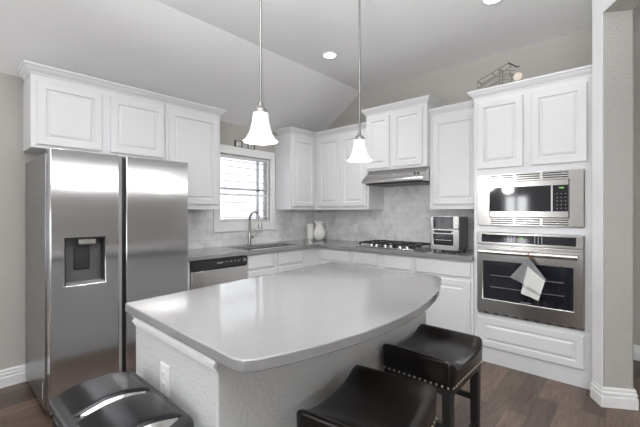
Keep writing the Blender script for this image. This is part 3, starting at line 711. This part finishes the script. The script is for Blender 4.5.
# ------------------------------------------------------------------ island
ipts = [(-1.641, 0.562), (-0.815, 0.550), (-0.783, 0.558), (-0.757, 0.590), (-0.725, 0.680), (-0.690, 0.815), (-0.664, 0.960), (-0.653, 1.10), (-0.653, 1.22), (-0.662, 1.36), (-0.682, 1.50), (-0.712, 1.64), (-0.752, 1.78), (-0.795, 1.90), (-0.838, 2.01), (-0.862, 2.06), (-0.892, 2.095), (-0.93, 2.105), (-1.762, 2.125), (-1.775, 2.112), (-1.655, 0.575)]
il = thing('kitchen_island', 'white island with bowed grey quartz top in the middle of the kitchen', 'island', (-1.2, 1.3, 0))
MB().prism(ipts, 0.878, 0.914).build('countertop', 'quartz', il, bevel=0.004)
bx = [(-1.60, 0.590), (-0.945, 0.585), (-0.955, 2.06), (-1.72, 2.07)]
MB().prism(bx, 0, 0.877).build('base', 'island_wall', il, bevel=0.006)
MOLD = [(0, 0), (0.005, 0), (0.006, 0.008), (0.012, 0.012), (0.013, 0.022), (0.006, 0.026), (0.007, 0.031), (0.016, 0.042), (0.018, 0.050), (0, 0.050)]
MB().sweep([(-1.60, 0.5895), (-0.945, 0.5845)], MOLD, 0.826).build('molding', 'trim', il, smooth=True, angle=25)
MB().sweep([bx[0], bx[1], bx[2]], BASE, 0).build('baseboard', 'trim', il)
fo = lambda u, w, d: (u, 0.5868-d, w)
outlet('white duplex outlet on the end of the island above the trash can', fo, -1.303, 0.686)

# ------------------------------------------------------------------ bar stools
st = thing('bar_stool', 'dark leather saddle stool at the far end of the island, by the oven', 'stool', (-0.752, 1.705, 0), 'saddle stools at the island')
o3 = Vector((-0.752, 1.705, 0)); hx, hy = 0.180, 0.213
def saddle(p):
    k = (p.z+0.06)/0.12
    yy = p.y/hy; xx = p.x/hx
    dz = (0.058*(abs(yy)**3.0) - 0.036)*k
    dz -= 0.010*max(0, abs(xx)-0.75)*k
    return (p.x*(1-0.02*(1-k)), p.y*(1-0.02*(1-k)), p.z+dz)
MB().rbox(tuple(o3+Vector((0, 0, 0.592))), (hx, hy, 0.062), 0.026, 13, saddle).build('seat', 'leather', st, smooth=True, angle=80)
MB().box(o3.x-hx+0.012, o3.x+hx-0.012, o3.y-hy+0.012, o3.y+hy-0.012, 0.505, 0.535).build('seat_frame', 'blackwood', st)
for sx in (-1, 1):
    for sy in (-1, 1):
        cx, cy = o3.x+sx*(hx-0.034), o3.y+sy*(hy-0.034)
        L = [[(cx+a*w, cy+b*w, z) for a, b in ((-1, -1), (1, -1), (1, 1), (-1, 1))] for z, w in ((0, 0.017), (0.506, 0.021))]
        MB().rings(L).build('leg', 'blackwood', st, bevel=0.002)
for sy in (-1, 1): MB().box(o3.x-hx+0.052, o3.x+hx-0.052, o3.y+sy*(hy-0.034)-0.010, o3.y+sy*(hy-0.034)+0.010, 0.335, 0.368).build('stretcher', 'blackwood', st, bevel=0.002)
for sx in (-1, 1): MB().box(o3.x+sx*(hx-0.034)-0.010, o3.x+sx*(hx-0.034)+0.010, o3.y-hy+0.052, o3.y+hy-0.052, 0.205, 0.238).build('stretcher', 'blackwood', st, bevel=0.002)
nl = MB()
def nailhead(x, y, nx, ny):
    z = 0.546
    for k in range(1):
        t = Vector((-ny, nx, 0)); n = Vector((nx, ny, 0)); c0 = Vector((x, y, z))
        L = []
        for r, d in ((0.0056, 0.0), (0.0052, 0.0018), (0.0032, 0.0034), (0.0008, 0.004)):
            L.append([c0+n*d+t*math.cos(2*PI*q/8)*r+Vector((0, 0, 1))*math.sin(2*PI*q/8)*r for q in range(8)])
        nl.rings(L)
nx_ = 13; ny_ = 15
for k in range(nx_):
    x = o3.x-hx+0.022+(2*hx-0.044)*k/(nx_-1)
    nailhead(x, o3.y-hy*0.981, 0, -1); nailhead(x, o3.y+hy*0.981, 0, 1)
for k in range(ny_):
    y = o3.y-hy+0.022+(2*hy-0.044)*k/(ny_-1)
    nailhead(o3.x-hx*0.981, y, -1, 0); nailhead(o3.x+hx*0.981, y, 1, 0)
nl.build('nailhead_trim', 'nail', st, smooth=True, angle=80)
s2 = copy_thing(st, (-0.688, 1.035, 0), 'dark leather saddle stool nearest the camera, under the bowed island edge')
s2.rotation_euler.z = math.radians(8)

# ------------------------------------------------------------------ trash can
tx0, tx1, ty0, ty1, tz = -1.540, -1.030, 0.272, 0.562, 0.655
tc = thing('trash_can', 'black and steel two-lid trash can against the end of the island', 'trash can', ((tx0+tx1)/2, (ty0+ty1)/2, 0))
MB().rbox(((tx0+tx1)/2, (ty0+ty1)/2, 0.315), ((tx1-tx0)/2-0.008, (ty1-ty0)/2-0.008, 0.315), 0.03, 9).build('bin_body', 'lid', tc, smooth=True, angle=80)
MB().rbox(((tx0+tx1)/2, (ty0+ty1)/2, 0.640), ((tx1-tx0)/2, (ty1-ty0)/2, 0.022), 0.020, 11).build('rim', 'black', tc, smooth=True, angle=80)
xm = (tx0+tx1)/2 
def lid(x0, x1):
    cxx = (x0+x1)/2; hx_ = (x1-x0)/2; cyy = (ty0+ty1)/2; hy_ = (ty1-ty0)/2-0.024
    def df(p):
        k = max(0.0, (p.z+0.008)/0.016)
        yy = p.y/hy_
        xx = p.x/hx_
        arch = 0.022*(1-yy*yy)
        return (p.x, p.y, p.z + k*arch*(1.0 if xx > -0.999 else 1))
    ld = MB().rbox((cxx, cyy, 0.656), (hx_, hy_, 0.010), 0.008, 13, df).build('lid', 'lid', tc, smooth=True, angle=80)
    # crescent steel grip on the arched edge
    m_ = MB(); top = []; bot = []
    for k in range(17):
        yy = -1+2*k/16; top.append((cyy+yy*(hy_-0.02), 0.666+0.022*(1-yy*yy)*0.98)); 
        bot.append((cyy+yy*(hy_-0.02), 0.664-0.004*(1-yy*yy)))
    loops = []
    for (y, zt), (_, zb) in zip(top, bot):
        q = 1-((y-cyy)/(hy_-0.02))**2
        loops.append([(x1-0.006, y, zb-0.006), (x1+0.004+0.024*q, y, zb-0.004), (x1+0.002+0.021*q, y, zb+0.002+0.004*q), (x1-0.010, y, zt+0.001)])
    m_.rings(loops); m_.build('lid_grip', 'bright_steel', ld, smooth=True, angle=50)
lid(tx0+0.020, xm-0.024); lid(xm+0.004, tx1-0.036)

# ------------------------------------------------------------------ pendants and recessed lights
def pendant(loc, label, first=None):
    p = thing('pendant_light', label, 'pendant light', loc, 'pendants over the island')
    x, y, z = loc   # z = shade rim
    MB().lathe([(0, 0), (0.06, 0), (0.06, -0.008), (0.045, -0.022), (0.012, -0.03), (0, -0.03)], (x, y, ZC), 24).build('canopy', 'chrome', p, smooth=True)
    MB().tube([(x, y, ZC-0.028), (x, y, z+0.165)], 0.0062, 10).build('rod', 'rod', p, smooth=True)
    MB().lathe([(0, 0.178), (0.010, 0.178), (0.012, 0.160), (0.024, 0.150), (0.031, 0.138), (0.031, 0.127), (0.0, 0.126)], (x, y, z), 20).build('socket_cap', 'rod', p, smooth=True)
    prof = [(0.026, 0.1275), (0.034, 0.127), (0.0365, 0.122), (0.037, 0.110), (0.0385, 0.094), (0.0435, 0.070), (0.050, 0.046), (0.0575, 0.026), (0.067, 0.010), (0.076, 0.001), (0.082, -0.003), (0.080, -0.005), (0.074, -0.002), (0.064, 0.008), (0.0545, 0.025), (0.047, 0.045), (0.0405, 0.069), (0.0355, 0.093), (0.034, 0.110), (0.033, 0.122), (0.026, 0.124)]
    MB().lathe(prof, (x, y, z), 36).build('shade', 'shade', p, smooth=True, angle=70)
    b = MB().lathe([(0, 0.02), (0.016, 0.026), (0.024, 0.045), (0.022, 0.065), (0.013, 0.09), (0.013, 0.13), (0, 0.13)], (x, y, z), 16).build('bulb', 'lamp', p, smooth=True)
    d = bpy.data.lights.new('pendant_glow', 'POINT'); d.energy = 12; d.shadow_soft_size = 0.06; d.color = (1, 0.975, 0.94)
    o = bpy.data.objects.new('pendant_glow', d); COL.objects.link(o); o.location = (x, y, z-0.02)
    return p
pendant((-1.290, 1.025, 1.645), 'bell-shaped white glass pendant nearer the refrigerator')
pendant((-1.305, 1.838, 1.647), 'bell-shaped white glass pendant nearer the range hood')
def can(x, y, label, power=13):
    p = thing('recessed_light', label, 'ceiling light', (x, y, ZC), 'recessed ceiling lights')
    MB().lathe([(0.062, -0.001), (0.085, -0.001), (0.085, -0.005), (0.078, -0.008), (0.064, -0.008), (0.062, -0.001)], (x, y, ZC), 32).build('trim_ring', 'trim', p, smooth=True)
    MB().lathe([(0, -0.004), (0.064, -0.004), (0.064, -0.001), (0, -0.001)], (x, y, ZC), 32).build('lens', 'lamp', p)
    d = bpy.data.lights.new('can_beam', 'SPOT'); d.energy = power; d.spot_size = math.radians(150); d.spot_blend = 0.9; d.shadow_soft_size = 0.07; d.color = (1, 0.985, 0.965)
    o = bpy.data.objects.new('can_beam', d); COL.objects.link(o); o.location = (x, y, ZC-0.02)
can(-2.285, 2.70, 'small lit recessed ceiling light between the two pendants', 40)
can(-0.77, 2.79, 'lit recessed ceiling light at the top edge above the oven tower', 5)
can(-2.285, 0.6, 'recessed ceiling light in front of the refrigerator'); can(-0.77, 0.6, 'recessed ceiling light above the near end of the island')
can(1.9, 3.2, 'added unseen ceiling light above the hallway, there to brighten the refrigerator reflection')  # added out of view so the fridge door reflects a brighter hall

# ------------------------------------------------------------------ wire decoration on the oven tower
dc = thing('wire_decoration', 'openwork grey wire ornament with pale round disc on the oven tower', 'ornament', (-0.87, 3.35, 2.382))
zb = 2.3815
m_ = MB()
for y in (3.30, 3.40):
    m_.tube([(-1.04, y, zb+0.112), (-0.92, y, zb+0.155), (-0.79, y, zb+0.203)], 0.0038, 6)
    m_.tube([(-1.04, y, zb+0.004), (-0.72, y, zb+0.004)], 0.0035, 6)
    m_.tube([(-1.04, y, zb+0.004), (-1.04, y, zb+0.112)], 0.0035, 6)
    m_.tube([(-0.86, y, zb+0.004), (-0.86, y, zb+0.172)], 0.0035, 6)
    m_.tube([(-0.76, y, zb+0.004), (-0.78, y, zb+0.14)], 0.0035, 6)
    m_.tube([(-1.04, y, zb+0.05), (-0.87, y, zb+0.11), (-0.76, y, zb+0.09)], 0.0028, 6)
    m_.tube([(-0.86, y, zb+0.16), (-0.74, y, zb+0.125)], 0.0038, 6)
    m_.tube([(-1.0+0.028*math.cos(a), y, zb+0.036+0.028*math.sin(a)) for a in [2*PI*k/14 for k in range(15)]], 0.003, 6)
    m_.tube([(-0.97, y, zb+0.03), (-0.86, y, zb+0.06)], 0.0028, 6)
for x, z in ((-1.04, 0.112), (-0.92, 0.155), (-1.04, 0.004), (-0.72, 0.004), (-0.86, 0.172), (-0.79, 0.205), (-0.86, 0.06)):
    m_.tube([(x, 3.30, zb+z), (x, 3.40, zb+z)], 0.0033, 6)
m_.build('wire_frame', 'wire', dc, smooth=True)
MB().tube([(-0.79, 3.30, zb+0.205), (-0.755, 3.30, zb+0.18), (-0.73, 3.30, zb+0.155), (-0.705, 3.30, zb+0.15)], 0.0055, 8).build('handle', 'frame_dark', dc, smooth=True)
MB().tube([(-0.715, 3.288, zb+0.066), (-0.715, 3.306, zb+0.066)], 0.034, 24).build('disc', 'disc', dc)

# ------------------------------------------------------------------ unseen torchiere added behind the camera to carry the ceiling fill (its uplight is set at the top)
fl = thing('added_floor_lamp', 'added torchiere lamp out of view behind the camera, there to brighten the ceiling', 'lamp', (-0.10, -0.75, 0))
MB().lathe([(0, 0), (0.16, 0), (0.16, 0.012), (0.03, 0.03), (0, 0.03)], (-0.10, -0.75, 0), 28).build('base', 'rod', fl, smooth=True)
MB().tube([(-0.10, -0.75, 0.028), (-0.10, -0.75, 1.385)], 0.013, 12).build('pole', 'rod', fl, smooth=True)
MB().lathe([(0.0, 1.38), (0.05, 1.383), (0.16, 1.41), (0.25, 1.452), (0.31, 1.50), (0.305, 1.502), (0.245, 1.458), (0.155, 1.417), (0.05, 1.392), (0.0, 1.39)], (-0.10, -0.75, 0), 36).build('bowl', 'ceramic', fl, smooth=True)
